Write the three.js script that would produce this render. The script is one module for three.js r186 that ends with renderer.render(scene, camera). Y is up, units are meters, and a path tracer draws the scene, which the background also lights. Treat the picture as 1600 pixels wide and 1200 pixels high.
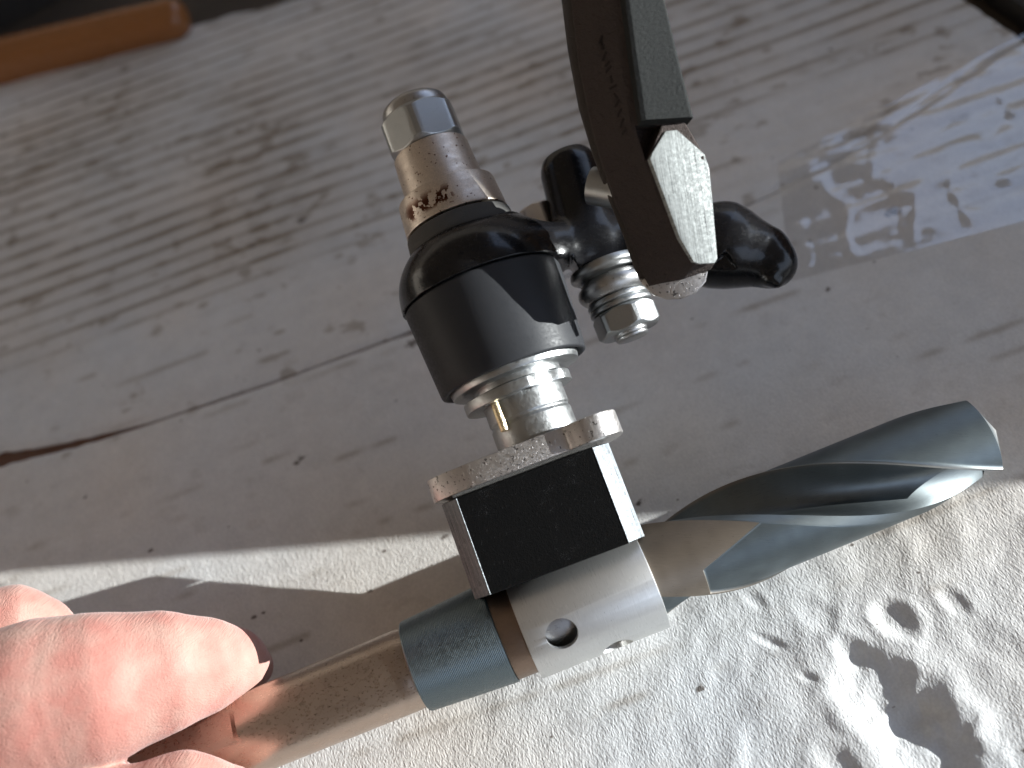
import * as THREE from 'three';
import { mergeGeometries, mergeVertices, toCreasedNormals } from 'three/addons/utils/BufferGeometryUtils.js';
import { Brush, Evaluator, SUBTRACTION } from 'three-bvh-csg';
import { FontLoader } from 'three/addons/loaders/FontLoader.js';
import { TextGeometry } from 'three/addons/geometries/TextGeometry.js';

// ---------------------------------------------------------------- camera, sky, sun, exposure
const R = Math.PI / 180;
const scene = new THREE.Scene();
const camera = new THREE.PerspectiveCamera(2 * Math.atan(0.4) / R, 4 / 3, 0.005, 60);
camera.position.set(0, 0.135, 0.09);
camera.rotation.set(-52 * R, 0, -20 * R, 'YXZ');
camera.focus = 0.1335; camera.userData.fStop = 13;
camera.updateMatrixWorld();
const renderer = new THREE.WebGLRenderer({ antialias: true });
renderer.toneMapping = THREE.LinearToneMapping;
renderer.toneMappingExposure = 2.45;
renderer.shadowMap.enabled = true;
const SUN_EL = 10.5, SUN_AZ = 9;                    // low sun from the right, a little towards the viewer
const sunDir = new THREE.Vector3(Math.cos(SUN_EL * R) * Math.cos(SUN_AZ * R), Math.sin(SUN_EL * R), Math.cos(SUN_EL * R) * Math.sin(SUN_AZ * R));
const sun = new THREE.DirectionalLight(new THREE.Color(0.97, 1, 0.99), 5);
sun.position.copy(sunDir).multiplyScalar(2); sun.castShadow = true;
sun.shadow.mapSize.set(2048, 2048); sun.shadow.bias = -0.0002; sun.shadow.radius = 0.5;
Object.assign(sun.shadow.camera, { left: -0.35, right: 0.35, top: 0.35, bottom: -0.35, near: 0.1, far: 5 });
scene.add(sun, sun.target);
{
  const w = 64, h = 32, d = new Float32Array(w * h * 4);
  for (let j = 0; j < h; j++) {
    const el = ((j + 0.5) / h - 0.5) * 180, t = Math.max(0, Math.min(1, el / 70));
    const c = el < 0 ? [0.16, 0.15, 0.14] : [0.52 - 0.28 * t, 0.6 - 0.27 * t, 0.72 - 0.16 * t];
    for (let i = 0; i < w; i++) d.set([...c, 1], (j * w + i) * 4);
  }
  const sky = new THREE.DataTexture(d, w, h, THREE.RGBAFormat, THREE.FloatType);
  sky.mapping = THREE.EquirectangularReflectionMapping; sky.magFilter = THREE.LinearFilter; sky.needsUpdate = true;
  scene.background = sky; scene.environment = sky;
}

// ---------------------------------------------------------------- helpers: everything is built in world millimetres, then moved into its thing
const V = (x, y, z) => new THREE.Vector3(x, y, z);
const eye = camera.position.clone().multiplyScalar(1000);
const cx = V(), cy = V(), cz = V(); camera.matrixWorld.extractBasis(cx, cy, cz);
const ray = (px, py) => cz.clone().negate().addScaledVector(cx, (px - 800) / 1500).addScaledVector(cy, -(py - 600) / 1500);
const at = (px, py, d) => eye.clone().addScaledVector(ray(px, py), d);                 // d in mm along the lens axis
const gnd = (px, py, h = 0) => { const r = ray(px, py); return eye.clone().addScaledVector(r, (h - eye.y) / r.y); };
const onPlane = (px, py, p, n) => { const r = ray(px, py); return eye.clone().addScaledVector(r, p.clone().sub(eye).dot(n) / r.dot(n)); };

function rng(seed) { let s = seed >>> 0; return () => { s = (s + 0x6d2b79f5) | 0; let t = Math.imul(s ^ (s >>> 15), 1 | s); t = (t + Math.imul(t ^ (t >>> 7), 61 | t)) ^ t; return ((t ^ (t >>> 14)) >>> 0) / 4294967296; }; }
const hash = (x, y, z) => { let h = Math.imul(x, 374761393) ^ Math.imul(y, 668265263) ^ Math.imul(z, 2147483647 - 1274126177); h = Math.imul(h ^ (h >>> 13), 1274126177); return ((h ^ (h >>> 16)) >>> 0) / 4294967296; };
const sm = (t) => t * t * (3 - 2 * t);
function noise(x, y, z = 0, per = 0) {                 // value noise, -1..1; per > 0 makes x and y tile
  const xi = Math.floor(x), yi = Math.floor(y), zi = Math.floor(z), u = sm(x - xi), v = sm(y - yi), w = sm(z - zi);
  const m = per ? (k) => ((k % per) + per) % per : (k) => k;
  const a = m(xi), b = m(xi + 1), c = m(yi), d = m(yi + 1);
  const L = (p, q, t) => p + (q - p) * t;
  const layer = (k) => L(L(hash(a, c, k), hash(b, c, k), u), L(hash(a, d, k), hash(b, d, k), u), v);
  return (w === 0 ? layer(zi) : L(layer(zi), layer(zi + 1), w)) * 2 - 1;
}
const fbm = (x, y, z, o, per = 0) => { let s = 0, a = 0.5, f = 1; for (let i = 0; i < o; i++) { s += a * noise(x * f, y * f, z + i * 17, per * f); a *= 0.5; f *= 2; } return s; };
const clamp = (x, a = 0, b = 1) => Math.min(b, Math.max(a, x));
const sstep = (a, b, x) => sm(clamp((x - a) / (b - a)));
const mix = (a, b, t) => a + (b - a) * t;

function tex(w, h, fn, srgb = false, repeat) {         // fn(x, y) -> [r, g, b] 0..1
  const d = new Uint8Array(w * h * 4);
  for (let j = 0; j < h; j++) for (let i = 0; i < w; i++) {
    const c = fn(i, j), o = (j * w + i) * 4;
    d[o] = clamp(c[0]) * 255; d[o + 1] = clamp(c[1]) * 255; d[o + 2] = clamp(c[2]) * 255; d[o + 3] = 255;
  }
  const t = new THREE.DataTexture(d, w, h, THREE.RGBAFormat, THREE.UnsignedByteType);
  t.magFilter = THREE.LinearFilter; t.minFilter = THREE.LinearMipmapLinearFilter; t.generateMipmaps = true;
  t.wrapS = t.wrapT = THREE.RepeatWrapping; if (srgb) t.colorSpace = THREE.SRGBColorSpace;
  if (repeat) t.repeat.set(...repeat);
  t.needsUpdate = true; return t;
}
const again = (t, u, v) => { const c = t.clone(); c.repeat.set(u, v); c.needsUpdate = true; return c; };

const taken = {};
const numbered = (n) => { const k = taken[n] = (taken[n] ?? -1) + 1; return k ? `${n}_${String(k).padStart(3, '0')}` : n; };
function tag(o, label, category, kind) { o.userData = { label, category }; if (kind) o.userData.kind = kind; return o; }
function thing(name, label, category, base) {          // base in mm
  const o = new THREE.Group(); o.name = numbered(name); o.position.copy(base).multiplyScalar(0.001);
  scene.add(o); o.updateMatrixWorld(); return tag(o, label, category);
}
function part(name, g, material, parent, label) {
  let top = parent; while (top && top.parent && top.parent !== scene) top = top.parent;
  const b = top ? top.position : V(0, 0, 0);
  g = g.clone(); g.scale(0.001, 0.001, 0.001); g.translate(-b.x, -b.y, -b.z);
  const m = new THREE.Mesh(g, material); m.name = name; m.castShadow = m.receiveShadow = true;
  if (label) m.userData.label = label;
  (parent ?? scene).add(m); return m;
}
function solo(name, g, material, label, category, kind) {
  g.computeBoundingBox(); const c = g.boundingBox.getCenter(V()); c.y = g.boundingBox.min.y;
  g = g.clone(); g.translate(-c.x, -c.y, -c.z); g.scale(0.001, 0.001, 0.001);
  const m = new THREE.Mesh(g, material); m.name = numbered(name); m.position.copy(c).multiplyScalar(0.001);
  m.castShadow = m.receiveShadow = true; scene.add(m);
  if (kind === 'structure') { m.userData = { kind }; return m; }
  return tag(m, label, category, kind);
}
const crease = (g, a = 0.6) => toCreasedNormals(g, a);
const placed = (g, M) => { g.applyMatrix4(M); return g; };
function rounded(pts, b = 0.15) {                      // bevels the corners of a lathe profile
  const o = [V(pts[0][0], pts[0][1], 0)];
  for (let i = 1; i < pts.length - 1; i++) {
    const p = V(pts[i][0], pts[i][1], 0), a = V(pts[i - 1][0], pts[i - 1][1], 0).sub(p), c = V(pts[i + 1][0], pts[i + 1][1], 0).sub(p);
    if (Math.abs(a.angleTo(c) - Math.PI) < 0.35) { o.push(p); continue; }
    const r = Math.min(pts[i][2] ?? b, a.length() * 0.45, c.length() * 0.45); a.setLength(r).add(p); c.setLength(r).add(p);
    const q = a.clone().add(c).multiplyScalar(0.5).lerp(p, 0.45);
    o.push(a, q, c);
  }
  const e = pts[pts.length - 1]; o.push(V(e[0], e[1], 0));
  return o.map((p) => new THREE.Vector2(Math.max(p.x, 1e-4), p.y));
}
function lathe(pts, M, { b = 0.15, seg = 96, tile = 10, wob = 0 } = {}) {
  const g = new THREE.LatheGeometry(rounded(pts, b), seg), p = g.attributes.position, uv = g.attributes.uv;
  for (let i = 0; i < p.count; i++) {
    const r = Math.hypot(p.getX(i), p.getZ(i));
    uv.setXY(i, uv.getX(i) * Math.max(1, Math.round(2 * Math.PI * 8 / tile)), (p.getY(i) + 0.6 * r) / tile);
    if (wob) { const k = 1 + wob * noise(p.getX(i) * 0.9, p.getY(i) * 0.9, p.getZ(i) * 0.9 + 5); p.setXYZ(i, p.getX(i) * k, p.getY(i) + wob * 3 * noise(p.getX(i), p.getZ(i), 9.5), p.getZ(i) * k); }
  }
  return placed(crease(g, 0.75), M);
}
function hexNut(af, h, c0, c1, rIn, M, turn = 0) {     // chamfers curve by themselves where the cone cuts the flats
  const N = 96, rings = [], rc = af / 2 * 0.985, tan = 0.95;
  const rAt = (a) => { const k = ((a % (Math.PI / 3)) + Math.PI / 3) % (Math.PI / 3) - Math.PI / 6; return Math.min(af / 2 / Math.cos(k), af / 2 * 1.1); };
  const ring = (f) => rings.push([...Array(N + 1)].map((_, i) => { const a = i / N * 2 * Math.PI, [r, y] = f(rAt(a)); return [r * Math.cos(a + turn), y, r * Math.sin(a + turn)]; }));
  ring(() => [rIn, 0.1]); ring(() => [rc * 0.96, 0]); ring(() => [rc, c0 ? 0.02 : 0]); ring((r) => [r - 0.05, c0 * (r - rc) * tan]); ring((r) => [r, c0 * (r - rc) * tan + 0.1]);
  ring((r) => [r, h - 0.1 - c1 * (r - rc) * tan]); ring((r) => [r - 0.05, h - c1 * (r - rc) * tan]); ring(() => [rc, h]); ring(() => [rIn, h]);
  const pos = [], uv = [], idx = [];
  rings.forEach((g, j) => g.forEach((p, i) => { pos.push(...p); uv.push(i / N * 5, p[1] / 10 + j * 0.02); }));
  for (let j = 0; j < rings.length - 1; j++) for (let i = 0; i < N; i++) { const a = j * (N + 1) + i, b = a + N + 1; idx.push(a, b, a + 1, a + 1, b, b + 1); }
  const g = new THREE.BufferGeometry(); g.setAttribute('position', new THREE.Float32BufferAttribute(pos, 3)); g.setAttribute('uv', new THREE.Float32BufferAttribute(uv, 2)); g.setIndex(idx);
  return placed(crease(g, 0.3), M);
}
function outward(g) {                                   // flips the faces if the closed shape is inside out
  const p = g.attributes.position, ix = g.index.array; let v = 0; const a = V(), b = V(), c = V();
  for (let i = 0; i < ix.length; i += 3) { a.fromBufferAttribute(p, ix[i]); b.fromBufferAttribute(p, ix[i + 1]); c.fromBufferAttribute(p, ix[i + 2]); v += a.dot(b.cross(c)); }
  if (v < 0) for (let i = 0; i < ix.length; i += 3) { const t = ix[i]; ix[i] = ix[i + 1]; ix[i + 1] = t; }
  return g;
}
function loft(sections, tile = 10) {                    // closed rings of points joined, ends capped
  const n = sections[0].length, pos = [], uv = [], idx = [], m = sections.length;
  sections.forEach((s, j) => s.forEach((p, i) => { pos.push(p.x, p.y, p.z); uv.push((p.x + 0.5 * p.z) / tile, (p.y - 0.7 * p.z) / tile); }));
  for (let j = 0; j < m - 1; j++) for (let i = 0; i < n; i++) { const a = j * n + i, b = j * n + (i + 1) % n; idx.push(a, b, a + n, b, b + n, a + n); }
  for (const j of [0, m - 1]) {
    const c = sections[j].reduce((s, p) => s.add(p), V()).multiplyScalar(1 / n), k = pos.length / 3; pos.push(c.x, c.y, c.z); uv.push(c.x / tile, c.y / tile);
    for (let i = 0; i < n; i++) { const a = j * n + i, b = j * n + (i + 1) % n; j ? idx.push(a, b, k) : idx.push(b, a, k); }
  }
  const g = new THREE.BufferGeometry(); g.setAttribute('position', new THREE.Float32BufferAttribute(pos, 3)); g.setAttribute('uv', new THREE.Float32BufferAttribute(uv, 2)); g.setIndex(idx);
  return crease(outward(g), 0.45);
}
function frameOf(p, n, hint) { const z = n.clone().normalize(), x = hint.clone().addScaledVector(z, -hint.dot(z)).normalize(); return new THREE.Matrix4().makeBasis(x, z.clone().cross(x), z).setPosition(p); }
function slab(pts, n, thick, bevel, tile = 10) {        // pts: points of a plane with normal n (facing out); grows backwards
  const M = frameOf(pts[0], n, pts[1].clone().sub(pts[0])), I = M.clone().invert();
  const s = new THREE.Shape(pts.map((p) => { const q = p.clone().applyMatrix4(I); return new THREE.Vector2(q.x, q.y); }));
  const g = new THREE.ExtrudeGeometry(s, { depth: thick - 2 * bevel, bevelEnabled: bevel > 0, bevelThickness: bevel, bevelSize: bevel, bevelOffset: -bevel, bevelSegments: 2, curveSegments: 10 });
  g.translate(0, 0, -thick + bevel); const uv = g.attributes.uv; for (let i = 0; i < uv.count; i++) uv.setXY(i, uv.getX(i) / tile, uv.getY(i) / tile);
  return placed(crease(g, 0.5), M);
}
function surfaceNets(f, lo, hi, cell) {                 // a skin round f < 0
  const n = [0, 1, 2].map((k) => Math.ceil((hi[k] - lo[k]) / cell) + 1), [nx, ny, nz] = n, val = new Float32Array(nx * ny * nz);
  let q = 0; for (let k = 0; k < nz; k++) for (let j = 0; j < ny; j++) for (let i = 0; i < nx; i++) val[q++] = f(lo[0] + i * cell, lo[1] + j * cell, lo[2] + k * cell);
  const vid = new Int32Array(nx * ny * nz).fill(-1), pos = [], idx = [], I = (i, j, k) => (k * ny + j) * nx + i;
  for (let k = 0; k < nz - 1; k++) for (let j = 0; j < ny - 1; j++) for (let i = 0; i < nx - 1; i++) {
    let mask = 0; for (let c = 0; c < 8; c++) if (val[I(i + (c & 1), j + (c >> 1 & 1), k + (c >> 2))] < 0) mask |= 1 << c;
    if (!mask || mask === 255) continue;
    let sx = 0, sy = 0, sz = 0, m = 0;
    for (let a = 0; a < 8; a++) for (let e = 0; e < 3; e++) {
      if (a >> e & 1) continue; const b = a | 1 << e; if ((mask >> a & 1) === (mask >> b & 1)) continue;
      const va = val[I(i + (a & 1), j + (a >> 1 & 1), k + (a >> 2))], vb = val[I(i + (b & 1), j + (b >> 1 & 1), k + (b >> 2))], t = va / (va - vb);
      sx += (a & 1) + (e === 0 ? t : 0); sy += (a >> 1 & 1) + (e === 1 ? t : 0); sz += (a >> 2) + (e === 2 ? t : 0); m++;
    }
    vid[I(i, j, k)] = pos.length / 3; pos.push(lo[0] + (i + sx / m) * cell, lo[1] + (j + sy / m) * cell, lo[2] + (k + sz / m) * cell);
  }
  const quad = (a, b, c, d, fl) => { if (a < 0 || b < 0 || c < 0 || d < 0) return; fl ? idx.push(a, c, b, a, d, c) : idx.push(a, b, c, a, c, d); };
  for (let k = 1; k < nz - 1; k++) for (let j = 1; j < ny - 1; j++) for (let i = 1; i < nx - 1; i++) {
    const v0 = val[I(i, j, k)] < 0;
    if (v0 !== val[I(i + 1, j, k)] < 0) quad(vid[I(i, j - 1, k - 1)], vid[I(i, j, k - 1)], vid[I(i, j, k)], vid[I(i, j - 1, k)], !v0);
    if (v0 !== val[I(i, j + 1, k)] < 0) quad(vid[I(i - 1, j, k - 1)], vid[I(i - 1, j, k)], vid[I(i, j, k)], vid[I(i, j, k - 1)], !v0);
    if (v0 !== val[I(i, j, k + 1)] < 0) quad(vid[I(i - 1, j - 1, k)], vid[I(i, j - 1, k)], vid[I(i, j, k)], vid[I(i - 1, j, k)], !v0);
  }
  const g = new THREE.BufferGeometry(); g.setAttribute('position', new THREE.Float32BufferAttribute(pos, 3)); g.setIndex(idx);
  const nor = new Float32Array(pos.length), e = cell * 0.35;
  for (let i = 0; i < pos.length; i += 3) {
    const [x, y, z] = [pos[i], pos[i + 1], pos[i + 2]], v = V(f(x + e, y, z) - f(x - e, y, z), f(x, y + e, z) - f(x, y - e, z), f(x, y, z + e) - f(x, y, z - e)).normalize();
    nor[i] = v.x; nor[i + 1] = v.y; nor[i + 2] = v.z;
  }
  g.setAttribute('normal', new THREE.BufferAttribute(nor, 3)); return g;
}
const smin = (a, b, k) => { const h = Math.max(k - Math.abs(a - b), 0) / k; return Math.min(a, b) - h * h * k * 0.25; };
function cone(a, b, ra, rb) {                           // distance to a tapered capsule
  const ab = b.clone().sub(a), l2 = ab.lengthSq();
  return (x, y, z) => { const px = x - a.x, py = y - a.y, pz = z - a.z, t = clamp((px * ab.x + py * ab.y + pz * ab.z) / l2); return Math.hypot(px - ab.x * t, py - ab.y * t, pz - ab.z * t) - mix(ra, rb, t); };
}

// ---------------------------------------------------------------- materials
const grainTex = tex(512, 512, (i, j) => { const v = 0.5 + 0.55 * fbm(i / 8, j / 8, 3, 3, 64) + 0.25 * noise(i / 2, j / 2, 4, 256); return [v, v, v]; });
const wearTex = tex(512, 512, (i, j) => { const v = 0.78 + 0.26 * fbm(i / 16, j / 16, 21, 5, 32) + 0.14 * noise(i / 2, j / 2, 9, 256); return [v, v, v]; });
const brushTex = tex(512, 512, (i, j) => { const v = 0.5 + 0.38 * noise(i / 64, j / 1.6, 1, 320) * (0.6 + 0.4 * noise(i / 32, j / 16, 2, 16)) + 0.25 * noise(i / 16, j / 4, 5, 128); return [v, v, v]; });
const pitTex = tex(512, 512, (i, j) => { const k = fbm(i / 16, j / 16, 31, 3, 32), v = 0.85 - 0.6 * sstep(0.3, 0.5, k) + 0.08 * noise(i / 2, j / 2, 8, 256); return [v, v, v]; });
const lineTex = tex(512, 512, (i, j) => { const a = noise(i / 3, j / 170.667, 71, 171 * 3), b = noise(i / 8, j / 256, 72, 64), k = sstep(0.55, 0.85, noise(i / 4, j / 256, 73, 128)), v = 0.66 + 0.16 * a + 0.12 * b - 0.4 * k; return [v, v, v]; });
const rustTex = tex(1024, 256, (i, j) => { // patches of brown where the plating of the collar has gone, mostly along its rim
  const u = i / 1024, v = j / 256, low = 1 - sstep(0.2, 0.34, v), on = sstep(0.06, 0.14, v) * low * (sstep(0.82, 0.87, u) + (1 - sstep(0.0, 0.03, u)));
  const n = fbm(u * 60, v * 14, 33, 4), k = on * sstep(0.02, 0.12, n + 0.12), p = sstep(0.48, 0.56, fbm(u * 90, v * 30, 34, 3)) * 0.8, d = clamp(k + p), f = 1 + 0.06 * noise(i / 2, j / 2, 35);
  return [mix(0.86 * f, 0.3, d), mix(0.81 * f, 0.17, d), mix(0.76 * f, 0.12, d)];
}, true);
const flakeTex = tex(512, 512, (i, j) => { // bare flecks and hairline scratches in a black finish
  const a = sstep(0.86, 0.97, noise(i / 2, j / 2, 81)) * sstep(0.15, 0.7, fbm(i / 60, j / 60, 82, 2)), b = sstep(0.95, 0.99, noise(i / 1.5, j / 50, 83)) * 0.5, v = 0.006 + 0.3 * a + 0.12 * b; return [v, v, v * 1.03];
});
const aluTex = tex(512, 512, (i, j) => { const k = noise(i / 2.3, j / 51.2, 91) * noise(i / 40, j / 40, 92), q = sstep(0.75, 0.95, noise(i / 1.6, j / 36, 93)), v = 0.88 + 0.12 * k - 0.35 * q * sstep(0, 0.4, noise(i / 90, j / 70, 94)) + 0.03 * noise(i, j, 95); return [v, v, v * 0.99]; });
const metal = (color, rough, bump, o = {}) => new THREE.MeshStandardMaterial({ color: new THREE.Color(...color), metalness: 1, roughness: rough, roughnessMap: again(wearTex, 1, 1), bumpMap: again(grainTex, 1, 1), bumpScale: bump, ...o });
const M = {
  alu: metal([0.8, 0.8, 0.795], 0.42, 0.000003, { bumpMap: again(brushTex, 1.5, 1), roughnessMap: null, map: aluTex }),
  zinc: metal([0.42, 0.43, 0.43], 0.5, 0.000005),
  steel: metal([0.45, 0.445, 0.44], 0.45, 0.000005),
  collar: metal([0.72, 0.68, 0.64], 0.58, 0.000004),
  rough: metal([0.68, 0.65, 0.63], 0.6, 0.00003, { map: again(pitTex, 0.7, 0.7), bumpMap: again(pitTex, 1.2, 1.2) }),
  brass: metal([0.8, 0.66, 0.42], 0.35, 0.00001),
  shank: metal([0.52, 0.42, 0.35], 0.42, 0.000003),
  thread: metal([0.15, 0.185, 0.2], 0.5, 0.000003),
  ring: metal([0.3, 0.22, 0.17], 0.55, 0.000008),
  bevel: metal([0.27, 0.29, 0.305], 0.8, 0.000008, { map: again(lineTex, 1, 1), bumpMap: again(lineTex, 1, 1) }),
  gloss: new THREE.MeshPhysicalMaterial({ color: new THREE.Color(0.006, 0.006, 0.007), roughness: 0.3, roughnessMap: again(wearTex, 1, 1), specularIntensity: 0.6, clearcoat: 0.2, clearcoatRoughness: 0.1 }),
  satin: new THREE.MeshPhysicalMaterial({ color: new THREE.Color(0.03, 0.031, 0.034), roughness: 0.6, metalness: 0, specularIntensity: 0.35, roughnessMap: again(wearTex, 1, 1), bumpMap: again(grainTex, 1, 1), bumpScale: 0.000004 }),
  oxide: new THREE.MeshPhysicalMaterial({ map: again(flakeTex, 0.8, 0.8), roughness: 0.5, specularIntensity: 0.2, bumpMap: again(grainTex, 1, 1), bumpScale: 0.00003 }),
  seal: new THREE.MeshStandardMaterial({ color: new THREE.Color(0.05, 0.048, 0.045), roughness: 0.75, bumpMap: grainTex, bumpScale: 0.00003 }),
  rubber: new THREE.MeshPhysicalMaterial({ color: new THREE.Color(0.052, 0.041, 0.037), roughness: 0.82, specularIntensity: 0.3, bumpMap: again(wearTex, 0.5, 0.5), bumpScale: 0.0005 }),
  rubberFace: new THREE.MeshPhysicalMaterial({ color: new THREE.Color(0.02, 0.021, 0.0205), roughness: 0.9, specularIntensity: 0.3, bumpMap: again(wearTex, 0.9, 0.9), bumpScale: 0.00025 }),
  wood: new THREE.MeshStandardMaterial({ color: new THREE.Color(0.27, 0.105, 0.033), roughness: 0.3, roughnessMap: wearTex }),
  dark: new THREE.MeshStandardMaterial({ color: new THREE.Color(0.025, 0.022, 0.02), roughness: 0.8, bumpMap: wearTex, bumpScale: 0.0004 }),
  tabletop: new THREE.MeshStandardMaterial({ color: new THREE.Color(0.05, 0.037, 0.026), roughness: 0.8, bumpMap: wearTex, bumpScale: 0.0005 }),
  plank: new THREE.MeshStandardMaterial({ color: new THREE.Color(0.45, 0.395, 0.34), roughness: 0.85 }),
  kraft: new THREE.MeshStandardMaterial({ color: new THREE.Color(0.2, 0.095, 0.055), roughness: 0.95, bumpMap: again(wearTex, 3, 3), bumpScale: 0.0006 }),
};

// ---------------------------------------------------------------- the setting: bench in an open-sided shed
function box(x0, x1, y0, y1, z0, z1) { const g = new THREE.BoxGeometry(x1 - x0, y1 - y0, z1 - z0); g.translate((x0 + x1) / 2, (y0 + y1) / 2, (z0 + z1) / 2); return g; }
solo('ground', box(-6000, 6000, -900, -800, -6000, 6000), new THREE.MeshStandardMaterial({ color: new THREE.Color(0.22, 0.2, 0.18), roughness: 0.95 }), '', '', 'structure');
solo('wall_left', box(-1500, -1400, -800, 1000, -1200, 1500), M.plank, '', '', 'structure');
solo('wall_back', box(-1400, 1500, -800, 1000, -1300, -1200), M.plank, '', '', 'structure');
solo('roof_side', box(602, 1600, 1002, 1060, -260, 1500), M.plank, '', '', 'structure');
solo('wall_right', box(1500, 1600, -800, 700, -1300, 120), M.plank, '', '', 'structure');
solo('wall_front', box(-1400, 300, -800, 1000, 1200, 1300), M.plank, '', '', 'structure');
solo('roof', box(-1500, 600, 1002, 1060, -1300, 1500), M.plank, '', '', 'structure');
const bench = thing('workbench', 'dark worn workbench under the white cardboard', 'workbench', V(0, -800, -150));
part('tabletop', box(-520, 680, -45, -4, -520, 260), M.tabletop, bench);
for (const [x, z] of [[-480, -480], [640, -480], [-480, 200], [640, 200]]) part('leg', box(x - 35, x + 35, -800, -45.5, z - 35, z + 35), M.tabletop, bench);
// the carton whose long shadow darkens the rear of the cardboard stands on the bench, right of the frame
const cardBrown = new THREE.MeshStandardMaterial({ color: new THREE.Color(0.3, 0.2, 0.12), roughness: 0.9 });
const CT = new THREE.Matrix4().makeBasis(V(0.957, 0, 0.29), V(0, 1, 0), V(-0.29, 0, 0.957)).setPosition(255, 0, 38);
const carton = thing('carton', 'low closed brown carton standing on the bench right of the drill', 'box', V(360, -4, 30));
part('body', placed(box(0, 240, -3.9, 68, -52, 0), CT), cardBrown, carton);
part('lid_flap', placed(box(0, 119, 68.2, 70, -52, 0), CT), cardBrown, carton); part('lid_flap', placed(box(121, 240, 68.2, 70, -52, 0), CT), cardBrown, carton);
const crate = thing('crate', 'tall closed brown box standing behind the low carton', 'box', V(400, -4, -150));
part('body', placed(box(0, 300, -3.9, 144, -400, -54), CT), cardBrown, crate); part('lid', placed(box(-1, 301, 144.2, 147, -401, -54), CT), cardBrown, crate);

// ---------------------------------------------------------------- white cardboard, two panels that meet at a fold
const X0 = -150, X1 = 150, Z0 = -200, Z1 = 100, PITCH = 5.2;
const rnd = rng(7);
const specks = [...Array(230)].map(() => [mix(X0, X1, rnd()), mix(Z0, Z1, rnd()), 0.12 + 0.4 * rnd() ** 3, 0.25 + 0.5 * rnd()]);
for (const [px, py, r] of [[1095, 1075, 0.7], [1028, 985, 0.3], [470, 715, 0.8], [462, 723, 0.7], [1292, 452, 0.7], [1395, 330, 1.5], [600, 860, 0.4], [395, 965, 0.5], [410, 957, 0.4], [1330, 850, 0.3], [300, 1010, 0.3], [860, 1150, 0.3], [470, 345, 1.2], [645, 535, 1.6], [234, 860, 0.5], [1265, 376, 0.5], [470, 1000, 0.3]]) { const p = gnd(px, py); specks.push([p.x, p.z, r * 0.8, 0.62]); }
const TW = 2048, speckMap = new Float32Array(TW * TW);
for (const [x, z, r, a] of specks) {
  const ci = (x - X0) / (X1 - X0) * TW, cj = (z - Z0) / (Z1 - Z0) * TW, k = TW / (X1 - X0), rr = r * k * 2.2;
  for (let j = Math.floor(cj - rr); j <= cj + rr; j++) for (let i = Math.floor(ci - rr); i <= ci + rr; i++) {
    if (i < 0 || j < 0 || i >= TW || j >= TW) continue;
    const d = Math.hypot((i - ci) * 0.75, (j - cj) * 1.2) / (r * k) + 0.55 * noise(i / 2.6, j / 2.6, 3) ;
    speckMap[j * TW + i] = Math.max(speckMap[j * TW + i], a * (1 - sstep(0.5, 1.15, d)));
  }
}
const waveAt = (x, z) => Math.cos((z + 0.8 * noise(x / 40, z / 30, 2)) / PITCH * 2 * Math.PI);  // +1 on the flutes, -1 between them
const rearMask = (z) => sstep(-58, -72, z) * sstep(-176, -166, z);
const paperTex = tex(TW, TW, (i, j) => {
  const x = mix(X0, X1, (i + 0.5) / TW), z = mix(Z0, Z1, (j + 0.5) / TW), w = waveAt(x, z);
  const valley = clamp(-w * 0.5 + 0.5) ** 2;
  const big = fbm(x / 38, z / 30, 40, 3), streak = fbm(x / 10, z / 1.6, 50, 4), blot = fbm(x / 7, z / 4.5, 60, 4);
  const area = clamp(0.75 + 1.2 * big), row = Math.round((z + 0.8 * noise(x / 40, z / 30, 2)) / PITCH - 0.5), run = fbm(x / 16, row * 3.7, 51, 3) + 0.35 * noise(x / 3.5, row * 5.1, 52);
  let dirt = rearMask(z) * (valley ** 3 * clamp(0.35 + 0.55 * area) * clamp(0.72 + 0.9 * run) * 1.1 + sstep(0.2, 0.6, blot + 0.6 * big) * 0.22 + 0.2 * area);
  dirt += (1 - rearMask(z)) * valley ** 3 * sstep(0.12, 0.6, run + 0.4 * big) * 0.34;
  dirt += 0.4 * sstep(0.32, 0.55, fbm(x / 5, z / 3, 70, 4) + 0.2 * big) * (z < -36 ? 1 : 0.2);
  const speck = speckMap[j * TW + i], fine = 0.03 * noise(i / 1.5, j / 1.5, 1) + 0.03 * fbm(x / 3, z / 3, 80, 2);
  const warm = 0.035 * fbm(x / 25, z / 25, 90, 2);
  const g = 0.845 + fine; dirt = clamp(dirt);
  let c = [g + warm, g * 0.99, g * 0.975 - warm];
  c = [mix(c[0], 0.42, dirt * 0.8), mix(c[1], 0.36, dirt * 0.8), mix(c[2], 0.29, dirt * 0.8)];
  return [mix(c[0], 0.2, speck), mix(c[1], 0.16, speck), mix(c[2], 0.13, speck)];
}, true);
const fibreTex = tex(1024, 1024, (i, j) => { // short matted fibres, most of them running down the sheet
  const w = 10 * noise(i / 64, j / 64, 2, 16), a = noise((i + w) / 8, (j + 2 * w) / 16, 11, 128), b = noise((i - w) / 10.24, (j + w) / 20.48, 12, 100), c = noise(i / 4, j / 8, 13, 256), d = fbm(i / 32, j / 32, 14, 2, 32), e = sstep(0.5, 0.75, noise(i / 42.667, (j + w) / 8, 15, 128)) ;
  const v = 0.5 + 0.2 * a + 0.15 * b + 0.1 * c + 0.12 * d + 0.08 * e; return [v, v, v];
});
M.paper = new THREE.MeshStandardMaterial({ map: paperTex, roughness: 0.85, bumpMap: again(fibreTex, (X1 - X0) / 22, (Z1 - Z0) / 22), bumpScale: 0.000075 });
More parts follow.
